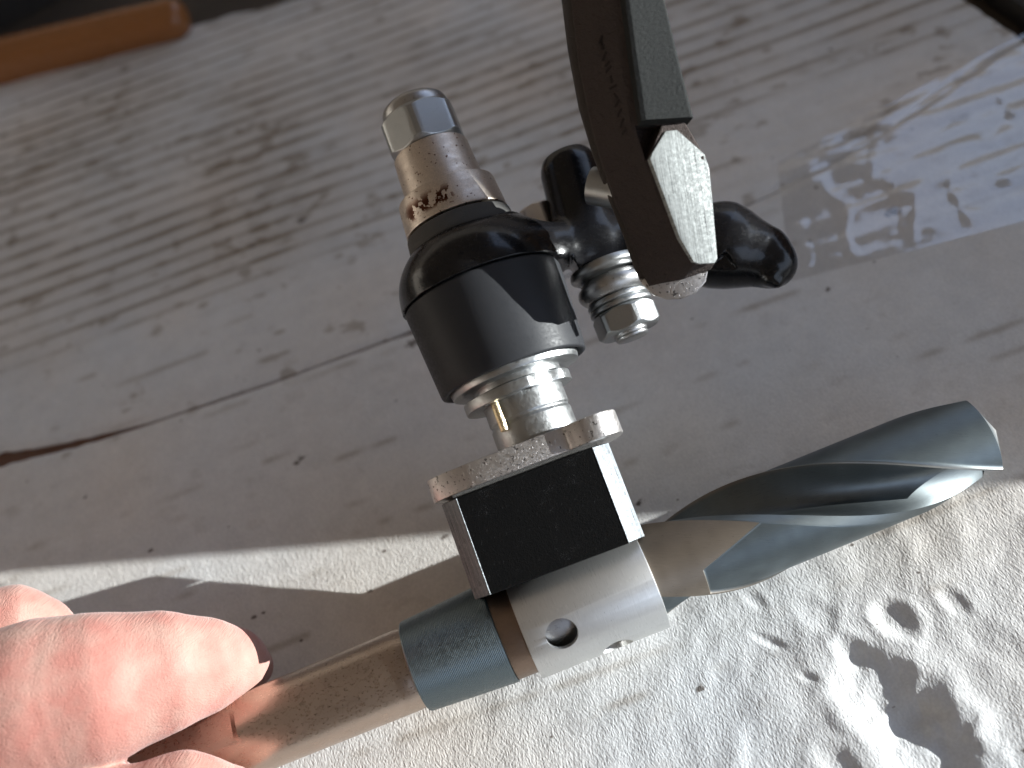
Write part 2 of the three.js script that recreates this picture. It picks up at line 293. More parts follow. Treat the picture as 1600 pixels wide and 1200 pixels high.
const dents = [];                                       // x, z, half sizes, turn, depth
for (const [px, py, a, b, t, d] of [[1392, 1092, 6.2, 10, -0.5, 1.75], [1440, 1170, 6.4, 9, -0.5, 1.75], [1398, 968, 2.6, 3.6, -0.45, 0.72], [1204, 1003, 1.0, 3.0, -0.75, 0.34], [1262, 1058, 0.9, 2.2, -0.8, 0.3], [1180, 938, 1.4, 2.4, -0.5, 0.26], [1488, 938, 1.7, 3.2, -0.35, 0.36], [1335, 1018, 2.2, 3.6, -0.6, 0.36], [1275, 960, 2.4, 4, -0.5, 0.24], [1310, 1195, 2.4, 4, -0.4, 0.4], [1560, 1010, 3, 6, -0.5, 0.22]]) { const p = gnd(px, py); dents.push([p.x, p.z, a, b, t, d]); }
const gapAt = (x) => 0.5 + 0.12 * noise(x / 9, 1.5) + 3.4 * sstep(-62, -104, x) * (0.8 + 0.35 * noise(x / 2.2, 7.5)) + 0.7 * Math.exp(-(((x + 15) / 3) ** 2));
const seamZ = (x) => -36 - 0.0016 * (x + 18) ** 2 * sstep(20, 120, Math.abs(x)) * 0.6 + 0.25 * noise(x / 14, 3.5);
function paperY(x, z, front) {
  let y = (front ? 0.03 : 0.09) * waveAt(x, z) + 0.32 * fbm(x / 45, z / 30, 100, 2) + 0.05 * fbm(x / 5, z / 5, 101, 3);
  if (front) {
    const lump = sstep(-45, 15, x) * sstep(12, 34, z);
    y += lump * (0.2 * fbm((x + 0.45 * z) / 7, (z - 0.3 * x) / 11, 110, 3) + 0.06 * noise((x + 0.5 * z) / 2.6, (z - 0.4 * x) / 5, 111));
    for (const [cx0, cz0, a, b, t, d] of dents) {
      const dx = x - cx0, dz = z - cz0; if (Math.abs(dx) > 14 || Math.abs(dz) > 14) continue;
      const u = (dx * Math.cos(t) + dz * Math.sin(t)) / a, v = (-dx * Math.sin(t) + dz * Math.cos(t)) / b, q = Math.hypot(u, v) + 0.13 * noise(x / 2.8, z / 2.8, 120) + 0.05 * noise(x / 1.2, z / 1.2, 121);
      y += -d * 0.6 * (1 - sstep(0.25, 1.0, q)) + d * 0.1 * Math.exp(-(((q - 1.15) / 0.25) ** 2));
    }
    y -= 0.5 * (1 - sstep(0, 2.2, z - seamZ(x) - gapAt(x) / 2));
  } else {
    y -= 0.35 * (1 - sstep(0, 1.6, seamZ(x) - gapAt(x) / 2 - z));
    y += 0.5 * sstep(-150, -186, z) * 0.6;
  }
  return y;
}
function panel(nx, nz, xOf, zOf, front) {               // a slab: curved top, turned-down rim
  const pos = [], uv = [], idx = [], put = (x, y, z) => { pos.push(x, y, z); uv.push((x - X0) / (X1 - X0), (z - Z0) / (Z1 - Z0)); };
  for (let j = 0; j <= nz; j++) for (let i = 0; i <= nx; i++) { const v = j / nz, z0 = zOf(i / nx, v), x = xOf(i / nx, v, z0); put(x, paperY(x, z0, front), z0); }
  for (let j = 0; j < nz; j++) for (let i = 0; i < nx; i++) { const a = j * (nx + 1) + i, b = a + nx + 1; idx.push(a, b, a + 1, a + 1, b, b + 1); }
  const rim = []; for (let i = 0; i <= nx; i++) rim.push(i); for (let j = 1; j <= nz; j++) rim.push(j * (nx + 1) + nx); for (let i = nx - 1; i >= 0; i--) rim.push(nz * (nx + 1) + i); for (let j = nz - 1; j > 0; j--) rim.push(j * (nx + 1));
  const base = pos.length / 3; for (const k of rim) { put(pos[k * 3], pos[k * 3 + 1], pos[k * 3 + 2]); } const low = pos.length / 3; for (const k of rim) put(pos[k * 3], -3.6, pos[k * 3 + 2]);
  for (let k = 0; k < rim.length; k++) { const l = (k + 1) % rim.length; idx.push(base + k, base + l, low + k, base + l, low + l, low + k); }
  const g = new THREE.BufferGeometry(); g.setAttribute('position', new THREE.Float32BufferAttribute(pos, 3)); g.setAttribute('uv', new THREE.Float32BufferAttribute(uv, 2)); g.setIndex(idx); g.computeVertexNormals(); return g;
}
const sheet = thing('cardboard_sheet', 'large white corrugated cardboard sheet, stained and dented, folded across the middle', 'cardboard', V(0, -4, -60));
const rearEdge = (x) => -164.5 + 0.205 * Math.min(x, 20) + 0.9 * noise(x / 8, 2.5) + 0.4 * noise(x / 2.5, 4.5);
const rightEdge = (z) => 120.5 + 0.14 * (z + 60) + (z < -60 ? (z + 60) * -0.02 : 0);
const xOf = (u, v, z) => mix(-140, rightEdge(z), u);
part('front_panel', panel(780, 400, xOf, (u, v) => { const x = mix(-140, 122, u); return mix(seamZ(x) + gapAt(x) / 2, 96, v); }, true), M.paper, sheet);
part('rear_panel', panel(700, 420, xOf, (u, v) => { const x = mix(-140, 120, u); return mix(rearEdge(x), seamZ(x) - gapAt(x) / 2, v); }, false), M.paper, sheet);
part('fold_backing', box(-139, 118, -3.4, -0.9, -46, -30), M.kraft, sheet, 'brown inner board showing in the torn fold');

// clear tape over the fold, near the right corner
{
  const c = [gnd(1215, 255), gnd(1640, 30), gnd(1660, 330), gnd(1235, 440)], nx = 160, nz = 110, pos = [], idx = [];
  for (let j = 0; j <= nz; j++) for (let i = 0; i <= nx; i++) {
    const u = i / nx, v = j / nz, p = c[0].clone().lerp(c[1], u).lerp(c[3].clone().lerp(c[2], u), v), e = Math.min(u, 1 - u, v, 1 - v), fold = Math.abs(p.z - seamZ(p.x));
    const bub = sstep(0.0, 0.12, e) * (0.13 * (0.5 + 0.5 * waveAt(p.x, p.z)) * (0.6 + 0.6 * noise(p.x / 12, p.z / 6, 204)) + 0.1 * (0.5 + noise(p.x / 11, p.z / 2.2, 205)) + 0.5 * Math.max(0, fbm(p.x / 14, p.z / 7, 200, 3)) + 0.35 * Math.exp(-((fold / 5) ** 2)) * (0.5 + noise(p.x / 6, p.z / 5, 201)) + 0.16 * Math.max(0, 0.3 - Math.abs(noise((p.x + 0.7 * p.z) / 7, (p.z - 0.7 * p.x) / 18, 203))) * 3);
    pos.push(p.x, Math.max(paperY(p.x, p.z, true), paperY(p.x, p.z, false)) + 0.08 + Math.max(0, bub), p.z);
  }
  for (let j = 0; j < nz; j++) for (let i = 0; i < nx; i++) { const a = j * (nx + 1) + i, b = a + nx + 1; idx.push(a, b, a + 1, a + 1, b, b + 1); }
  const g = new THREE.BufferGeometry(); g.setAttribute('position', new THREE.Float32BufferAttribute(pos, 3)); g.setIndex(idx); g.computeVertexNormals();
  solo('packing_tape', g, new THREE.MeshPhysicalMaterial({ color: new THREE.Color(0.95, 0.95, 0.95), roughness: 0.08, transmission: 1, thickness: 0, ior: 1.9 }), 'wrinkled strip of clear packing tape across the fold at the right edge of the cardboard', 'tape');
}
// things beyond the cardboard
{
  const a = gnd(-120, 128, 4), b = gnd(292, 25, 4), ax = b.clone().sub(a).normalize(), Mx = frameOf(a, ax, V(0, 1, 0)); Mx.multiply(new THREE.Matrix4().makeRotationX(Math.PI / 2));
  const L = a.distanceTo(b), g = lathe([[0, 0], [5.4, 0, 2], [6.4, L * 0.3], [6, L * 0.7], [5.6, L - 3], [4.2, L - 0.6], [2, L], [0, L]], Mx, { b: 2, tile: 30 });
  const h = thing('wooden_tool', 'orange varnished wooden handle lying along the rear edge of the cardboard', 'handle', V(a.x, -4, a.z)); part('grip', g, M.wood, h);
  const p = gnd(40, 30, 0), q = thing('tool_case', 'dark grey case standing behind the wooden handle in the top left corner', 'case', V(p.x, -4, p.z - 22));
  const rot = new THREE.Matrix4().makeRotationY(0.32).setPosition(p.x - 12, 10, p.z - 28); part('body', placed(box(-42, 30, -14, 16, -20, 20), rot), M.dark, q); part('lid', placed(box(-41, 29, 16.2, 19, -19, 19), rot), M.dark, q);
  const s0 = gnd(1500, -40, 0), s1 = gnd(1640, 65, 0), w = gnd(1680, -30, 0);
  const strip = thing('bench_strip', 'black strip running past the right edge of the cardboard', 'strip', V(s1.x, -4, s1.z));
  const dir = s1.clone().sub(s0).normalize(), Mz = frameOf(s0.clone().addScaledVector(dir, -60), V(0, 1, 0), dir); part('body', placed(box(0, 220, 2, 16, -3.9, 1), Mz), M.dark, strip);
  const tray = thing('plastic_tray', 'dull grey tray beyond the black strip in the top right corner', 'tray', V(w.x, -4, w.z)); part('base', placed(box(0, 200, 20, 80, -3.9, -0.5), Mz), new THREE.MeshStandardMaterial({ color: new THREE.Color(0.13, 0.11, 0.1), roughness: 0.7 }), tray); part('rim', placed(box(0, 200, 17.2, 20, -3.9, 1.5), Mz), M.dark, tray);
}

// ---------------------------------------------------------------- twist drill
const D0 = gnd(632, 1048, 8.5), D1 = gnd(1530, 1048 - 0.407 * 898, 8.5), D = D1.clone().sub(D0).normalize(), DC = gnd(900, 1048 - 0.407 * 268, 8.5);
const e1 = eye.clone().sub(DC); e1.addScaledVector(D, -e1.dot(D)).normalize(); const e2 = e1.clone().cross(D).normalize();
const FD = new THREE.Matrix4().makeBasis(D.clone().cross(e1), D, e1).setPosition(DC);   // lathe axis y runs to the tip, z faces the viewer
const S = (px) => { const p = gnd(px, 1048 - 0.407 * (px - 632), 8.5); return p.sub(DC).dot(D); };
const drill = thing('drill_bit', 'large steel twist drill with stepped shank lying across the cardboard', 'drill bit', V(DC.x, 0, DC.z));
const sCol = S(650), sColE = S(783), sSl = S(815), sSlE = S(1010), sFl = S(1078), sTip = S(1556);
{ // shank with a milled flat at its far end
  const g = new THREE.LatheGeometry(rounded([[0, -92], [5.2, -92, 0.6], [5.75, sCol - 0.5], [5.55, sCol - 0.15], [5.55, sCol + 0.3]], 0.3), 128, 0, 2 * Math.PI);
  const rows = 90, N = 128, pos = [], uv = [], idx = [], flatE = S(392), flatA = 20 * R, fd = 5.15;
  for (let j = 0; j <= rows; j++) for (let i = 0; i <= N; i++) {
    const s = mix(-92, sCol + 0.3, j / rows), a = i / N * 2 * Math.PI, r = 5.35 + 0.45 * (s + 92) / (sCol + 92) - 0.25 * sstep(sCol - 0.9, sCol - 0.1, s);
    const k = Math.cos(a - flatA), rr = s < flatE && k > 0 ? Math.min(r, fd / k) : r;
    pos.push(-rr * Math.sin(a), s, rr * Math.cos(a)); uv.push(i / N * 5, s / 10);
  }
  for (let j = 0; j < rows; j++) for (let i = 0; i < N; i++) { const a = j * (N + 1) + i, b = a + N + 1; idx.push(a, a + 1, b, a + 1, b + 1, b); }
  const q = new THREE.BufferGeometry(); q.setAttribute('position', new THREE.Float32BufferAttribute(pos, 3)); q.setAttribute('uv', new THREE.Float32BufferAttribute(uv, 2)); q.setIndex(idx);
  part('shank', placed(crease(q, 0.22), FD), M.shank, drill);
}
{ // finely turned collar: every ridge is real
  const pr = [[5.5, sCol], [6.35, sCol], [6.45, sCol + 0.12]], n = 52, e = sColE - 0.5; for (let i = 0; i <= n; i++) { const s = mix(sCol + 0.25, e, i / n), r = mix(6.5, 7.25, i / n); pr.push([r, s], [r - 0.035, s + (e - sCol) / n * 0.5]); }
  pr.push([7.25, sColE - 0.3], [7.2, sColE], [6.6, sColE]);
  const g = new THREE.LatheGeometry(pr.map((p) => new THREE.Vector2(...p)), 128); const uv = g.attributes.uv, p = g.attributes.position; for (let i = 0; i < p.count; i++) uv.setXY(i, uv.getX(i) * 5, p.getY(i) / 10);
  part('collar', placed(crease(g, 0.4), FD), M.thread, drill);
}
part('neck_ring', lathe([[6.4, sColE], [7.0, sColE + 0.02, 0.1], [7.05, sSl + 1.5, 0.1], [6.4, sSl + 1.6]], FD), M.ring, drill);
part('neck', lathe([[6.3, sColE + 0.5], [6.35, sSl - 1], [6.35, S(925)], [6.0, S(925) + 0.1]], FD), M.steel, drill);
{ // two spiral flutes
  const lead = 91, rows = 420, NL = 48, NF = 30, col = [], pos = [], uv = [], idx = [], sA = S(925), N = 2 * (NL + NF);
  const thA = (s) => 42 - 360 * (s - S(1075)) / lead, LAND = 98, FL = 82, blue = [0.165, 0.195, 0.21], bronze = [0.34, 0.29, 0.24], bright = [0.5, 0.5, 0.49], dk = [0.085, 0.085, 0.08];
  const RM = 7.15, HEEL = 13;
  const ring = (u) => {
    const o = [];
    for (let h = 0; h < 2; h++) {
      for (let i = 0; i < NL; i++) o.push([h * 180, -LAND * i / (NL - 1), 0, i]);
      for (let i = 0; i < NF; i++) o.push([h * 180, 0, (i + 1) / (NF + 1), -1]);
    }
    return o.map(([h, a, f, li]) => {
      const taper = (r) => sA + u * (sTip - r * 0.55 - sA);
      let relief = 0;
      const shape = (s) => {
        if (f === 0) { // full radius on the margin, ground back over the rest of the land
          relief = sstep(sFl - 0.12, sFl + 0.12, s) * sstep(0.6, 2.6, (NL - 1 - li));
          return [RM - 0.34 * relief, a];
        }
        const dep = sstep(sA - 4, S(1130), s), a0 = -LAND * R, a1 = -180 * R, aH = a1 + HEEL * R, rH = RM - 0.95 * clamp(dep * 2), am = (a0 + aH) / 2, web = mix(RM, 2.1, dep);
        let p;
        if (f < 0.8) {
          const t = f / 0.8, P0 = [RM * Math.cos(a0), RM * Math.sin(a0)], P1 = [rH * Math.cos(aH), rH * Math.sin(aH)], mid = [web * Math.cos(am), web * Math.sin(am)], c = [2 * mid[0] - (P0[0] + P1[0]) / 2, 2 * mid[1] - (P0[1] + P1[1]) / 2];
          const q = [0, 1].map((k) => (1 - t) ** 2 * P0[k] + 2 * t * (1 - t) * c[k] + t * t * P1[k]), arc = [RM * Math.cos(a0 + t * (aH - a0)), RM * Math.sin(a0 + t * (aH - a0))], w = clamp(dep * 3);
          p = [mix(arc[0], q[0], w), mix(arc[1], q[1], w)];
        } else { const t = (f - 0.8) / 0.2, r = mix(rH, RM - 0.34 * clamp(dep * 2), t), an = mix(aH, a1, t); p = [r * Math.cos(an), r * Math.sin(an)]; }
        let ang = Math.atan2(p[1], p[0]) / R; if (ang > 0) ang -= 360;
        return [Math.hypot(...p), ang];
      };
      let s = taper(RM), [r, ang] = shape(s); s = taper(r); [r, ang] = shape(s);
      if (f === 0) s += clamp((a + 62) / 62) * 9.5 * Math.exp(-(((s - sFl) / 13) ** 2)) * sstep(sA, sA + 3, s); else s += 9.5 * (f > 0.99 ? 1 : f ** 6) * Math.exp(-(((s - sFl) / 12) ** 2)) * sstep(sA, sA + 3, s);
      const Aw = (thA(s) + h + ang) * R, late = sstep(S(1120), S(1260), s);
      const c = f > 0 ? mixc(bronze, blue, 0.92) : mixc(mixc(bronze, blue, late * 0.6), blue, relief);
      const k = 1 + 0.06 * noise(s / 1.2, Aw * 5, 7) + 0.08 * noise(s / 4, Aw * 3, 8);
      return [-r * Math.sin(Aw), s, r * Math.cos(Aw), c.map((x) => x * k)];
    });
  };
  for (let j = 0; j <= rows; j++) ring(j / rows).forEach((p, i) => { pos.push(p[0], p[1], p[2]); col.push(...p[3]); uv.push(i / N * 5, p[1] / 10); });
  for (let j = 0; j < rows; j++) for (let i = 0; i < N; i++) { const a = j * N + i, b = j * N + (i + 1) % N; idx.push(a, b, a + N, b, b + N, a + N); }
  const k = pos.length / 3; pos.push(0, sTip, 0); col.push(...bright); uv.push(0, 0); for (let i = 0; i < N; i++) idx.push(rows * N + i, rows * N + (i + 1) % N, k);
  const g = new THREE.BufferGeometry(); g.setAttribute('position', new THREE.Float32BufferAttribute(pos, 3)); g.setAttribute('color', new THREE.Float32BufferAttribute(col, 3)); g.setAttribute('uv', new THREE.Float32BufferAttribute(uv, 2)); g.setIndex(idx);
  part('fluted_body', placed(crease(outward(g), 0.5), FD), metal([1, 1, 1], 0.44, 0.000002, { vertexColors: true, roughnessMap: null, map: again(aluTex, 1, 1), bumpMap: again(brushTex, 0.4, 3) }), drill);
}
function mixc(a, b, t) { return a.map((x, i) => mix(x, b[i], t)); }

// ---------------------------------------------------------------- frame of the upright assembly: x along the block, y up its axis, z to the viewer
const SP = at(826, 645, 137), SN = at(655, 190, 144.5), A = SN.clone().sub(SP).normalize();
const Fz = eye.clone().sub(SP); Fz.addScaledVector(A, -Fz.dot(A)).normalize(); const Rx = A.clone().cross(Fz).normalize();
const FA = new THREE.Matrix4().makeBasis(Rx, A, Fz).setPosition(SP), FAi = FA.clone().invert();
const yOf = (px, py) => { // where the axis passes nearest to that line of sight
  const d = ray(px, py), w = eye.clone().sub(SP), a = d.dot(d), b = d.dot(A), c = 1, dd = d.dot(w), e = A.dot(w); return (a * e - b * dd) / (a * c - b * b);
};
const FAat = (x, y, z) => FA.clone().multiply(new THREE.Matrix4().makeTranslation(x, y, z));
const loc = (px, py, d) => at(px, py, d).applyMatrix4(FAi);

// ---------------------------------------------------------------- sleeve, block, plates: the mount
const mount = thing('mounting_block', 'aluminium sleeve with a black square block and steel plates, slid over the drill', 'mount', V(DC.x, 0, DC.z));
{
  const len = sSlE - sSl, mid = (sSl + sSlE) / 2;
  const tube = new Brush(new THREE.LatheGeometry(rounded([[7.3, sSl], [8.05, sSl, 0.12], [8.15, sSlE, 0.18], [7.4, sSlE], [7.3, sSl]], 0.1), 160)); tube.updateMatrixWorld();
  const ev = new Evaluator(); ev.attributes = ['position', 'normal', 'uv']; let res = tube;
  for (const [s, ang, r] of [[S(865), -24.5, 2.2], [S(931), -76, 2.2]]) {
    const cyl = new THREE.CylinderGeometry(r, r, 6, 40); cyl.rotateX(Math.PI / 2); cyl.translate(0, 0, 8); cyl.rotateY(-ang * R); cyl.translate(0, s, 0);
    const b = new Brush(cyl); b.updateMatrixWorld(); res = ev.evaluate(res, b, SUBTRACTION); res.updateMatrixWorld();
  }
  const g = res.geometry.clone(), p = g.attributes.position, uv = g.attributes.uv; for (let i = 0; i < p.count; i++) uv.setXY(i, p.getY(i) / 10, Math.atan2(p.getX(i), p.getZ(i)) * 8 / 10);
  part('sleeve', placed(crease(g, 0.7), FD), M.alu, mount);
}
const BO = -3.4, yB0 = -21.8, yB1 = -8.2;
{ // square block with four chamfered corners; front and chamfers are different finishes
  const hw = 12.1, ch = 2.35, zf = 7.0, zb = -9, m = 0.12;
  const P = (x, z) => [x + BO, z], out = [P(-hw + ch, zf), P(hw - ch, zf), P(hw, zf - ch), P(hw, zb + ch), P(hw - ch, zb), P(-hw + ch, zb), P(-hw, zb + ch), P(-hw, zf - ch)];
  const sec = (y, k) => out.map(([x, z]) => V(BO + (x - BO) * k, y, (z + 1) * k - 1).applyMatrix4(FA));
  part('block', loft([sec(yB0, 0.982), sec(yB0 + 0.18, 1), sec(yB1 - 0.18, 1), sec(yB1, 0.985)]), M.oxide, mount);
  for (const s of [-1, 1]) { // bare milled chamfers
    const q = [[s * (hw - ch), zf], [s * hw, zf - ch]].map(([x, z]) => V(x, 0, z)), n = V(s, 0, 1).normalize(), o = n.clone().multiplyScalar(0.06);
    const pts = [[0, yB0 + 0.1], [1, yB0 + 0.1], [1, yB1 - 0.1], [0, yB1 - 0.1]].map(([k, y]) => q[0].clone().lerp(q[1], k * 1.02 - 0.01).add(o).add(V(BO, y, 0)).applyMatrix4(FA));
    if (s < 0) pts.reverse();
    part('milled_chamfer', slab(pts, n.clone().transformDirection(FA), 0.3, 0.03, 6), M.bevel, mount, s > 0 ? 'bright milled chamfer on the right' : 'milled chamfer on the left');
  }
}
{ // base plate under the spring housing: long oval with a flat front
  const pl = at(813, 715, 133), n = A.clone().negate();
  const edge = [[664, 762], [690, 735], [745, 710], [800, 686], [846, 668], [880, 650], [915, 637], [945, 634], [962, 650], [958, 672]], top = V(); 
  const sh = new THREE.Shape(); const y0 = yB1 + 0.55, th = 3.3;
  const front = [[-16.2, 1.6], [-15.2, 4.6], [-11, 6.7], [-6, 7.5], [0, 7.7], [3.4, 7.6], [4.5, 8.0], [6.5, 8.9], [8.8, 9.0], [10.6, 7.5], [11.4, 4.6], [11.3, 0], [9.5, -6], [4, -9.4], [-3, -9.8], [-11, -7], [-15.4, -3]];
  sh.setFromPoints(new THREE.CatmullRomCurve3(front.map(([x, z]) => V(x, -z, 0)), true, 'catmullrom', 0.5).getPoints(140).map((p) => new THREE.Vector2(p.x, p.y)));
  const g = new THREE.ExtrudeGeometry(sh, { depth: th - 0.36, bevelEnabled: true, bevelThickness: 0.18, bevelSize: 0.18, bevelSegments: 2 }); g.rotateX(-Math.PI / 2); g.translate(-0.4, y0 + 0.18, 0);
  const p = g.attributes.position, uv = g.attributes.uv; for (let i = 0; i < p.count; i++) uv.setXY(i, (p.getX(i) + p.getZ(i) * 0.3) / 8, (p.getY(i) + p.getZ(i) * 0.5) / 8);
  part('base_plate', placed(crease(g, 0.5), FA), M.rough, mount);
  part('gasket', placed(box(-13.6, 7.2, yB1 + 0.02, y0 - 0.02, -8, 6.2), FA), M.seal, mount);
}
const yS0 = -5.3;
part('stem', lathe([[0.1, yS0], [6.0, yS0 - 0.05], [5.95, yOf(830, 656) - 0.1, 0.05], [5.75, yOf(829, 653), 0.05], [5.75, yOf(828, 651), 0.05], [5.95, yOf(827, 648), 0.05], [5.9, yOf(806, 598), 0.1], [3, yOf(804, 596)]], FA), M.zinc, mount);
{ // notched spring plate with drilled holes
  const y = yOf(814, 612) - 0.9, th = 1.5, sh = new THREE.Shape(), pts = [];
  for (let i = 0; i < 120; i++) { const a = i / 120 * 2 * Math.PI; let r = 7.9 + 0.25 * noise(Math.cos(a) * 2, Math.sin(a) * 2, 3); const d = Math.abs(((a - 5.35 + Math.PI * 3) % (2 * Math.PI)) - Math.PI); r -= 1.0 * (1 - sstep(0.12, 0.4, d)); pts.push(new THREE.Vector2(r * Math.cos(a) - 0.6, r * Math.sin(a))); }
  sh.setFromPoints(pts);
  for (const [x, yy, r] of [[0.9, -6.3, 0.95], [-4.9, -5.0, 0.8], [-3.3, -6.2, 0.5]]) { const h = new THREE.Path(); h.absarc(x, yy, r, 0, 2 * Math.PI, true); sh.holes.push(h); }
  const g = new THREE.ExtrudeGeometry(sh, { depth: th - 0.24, bevelEnabled: true, bevelThickness: 0.12, bevelSize: 0.12, bevelSegments: 2 }); g.rotateX(-Math.PI / 2); g.translate(0, y + 0.12, 0);
  const uv = g.attributes.uv; for (let i = 0; i < uv.count; i++) uv.setXY(i, uv.getX(i) / 8, uv.getY(i) / 8);
  part('spring_plate', placed(crease(g, 0.5), FA), M.zinc, mount);
  part('spring_pin', lathe([[0, y - 4.2], [0.62, y - 4.2, 0.15], [0.66, y + 0.6, 0.1], [0, y + 0.6]], FAat(-3.9, 0, 4.9), { seg: 28, b: 0.1 }), M.brass, mount);
}

// ---------------------------------------------------------------- brake arm
const arm = thing('brake_arm', 'black bicycle brake arm with pivot bushing, lock nut and long dark pad above the block', 'brake arm', V(SP.x, 0, SP.z));
const Y = { bot: yOf(801, 588), band: yOf(760, 451), domeTop: yOf(732, 376), seal: yOf(726, 366), c2b: yOf(714, 352), c2t: yOf(704, 300), c1b: yOf(701, 296), c1t: yOf(671, 238), nut0: yOf(670, 238), nut1: yOf(655, 181) };
part('bushing', lathe([[9.6, Y.bot + 0.8], [10.35, Y.bot, 0.1], [10.95, Y.bot + 0.05, 0.25], [11.05, Y.bot + 1.2], [11.9, Y.band - 0.25, 0.2], [11.6, Y.band + 0.1], [9, Y.band + 0.2]], FA, { seg: 160 }), M.satin, arm);
part('bushing_washer', lathe([[5.2, Y.bot - 0.75], [9.5, Y.bot - 0.75, 0.12], [9.7, Y.bot + 0.5, 0.1], [9, Y.bot + 0.7]], FA, { wob: 0.004 }), M.zinc, arm);
part('bushing_neck', lathe([[3, Y.bot - 1.6], [6.6, Y.bot - 1.6, 0.1], [6.5, Y.bot - 0.7]], FA), M.zinc, arm);
part('seal_ring', lathe([[6, Y.seal - 1.4], [8.3, Y.seal - 1.2, 0.2], [8.0, Y.seal + 1.4, 0.25], [6, Y.seal + 1.5]], FA), M.seal, arm);
{
  const g = lathe([[5.5, Y.c2b], [7.9, Y.c2b, 0.35], [7.8, Y.c2b + 0.5], [7.45, Y.c2t, 0.3], [6.1, Y.c2t + 0.05, 0.15], [5.75, Y.c1t, 0.35], [4.6, Y.c1t + 0.02]], new THREE.Matrix4(), { seg: 128 }), p = g.attributes.position, uv = g.attributes.uv;
  for (let i = 0; i < p.count; i += 3) { const us = [0, 1, 2].map((k) => (Math.atan2(p.getX(i + k), p.getZ(i + k)) / (2 * Math.PI) + 1) % 1), hi = Math.max(...us) > 0.7; for (let k = 0; k < 3; k++) uv.setXY(i + k, us[k] < 0.3 && hi ? us[k] + 1 : us[k], (p.getY(i + k) - Y.c2b) / (Y.c1t - Y.c2b)); }
  part('flanged_collar', placed(g, FA), metal([0.9, 0.9, 0.9], 0.58, 0.000004, { map: rustTex, bumpMap: null }), arm, 'flanged steel collar with brown rust patches along its rim');
}
{
  const nut = part('lock_nut', hexNut(10.9, Y.nut1 - Y.nut0, 1, 1, 2.6, FAat(0, Y.nut0 + 0.05, 0), 0.62), M.zinc, arm);
  const h = Y.nut1; part('nut_crown', lathe([[5.2, h - 0.1], [5.2, h + 0.9, 0.4], [4.8, h + 1.9, 0.6], [3.6, h + 2.5, 0.5], [2.9, h + 2.4], [2.7, h + 1.4], [0, h + 1.4]], FA), M.steel, nut);
}
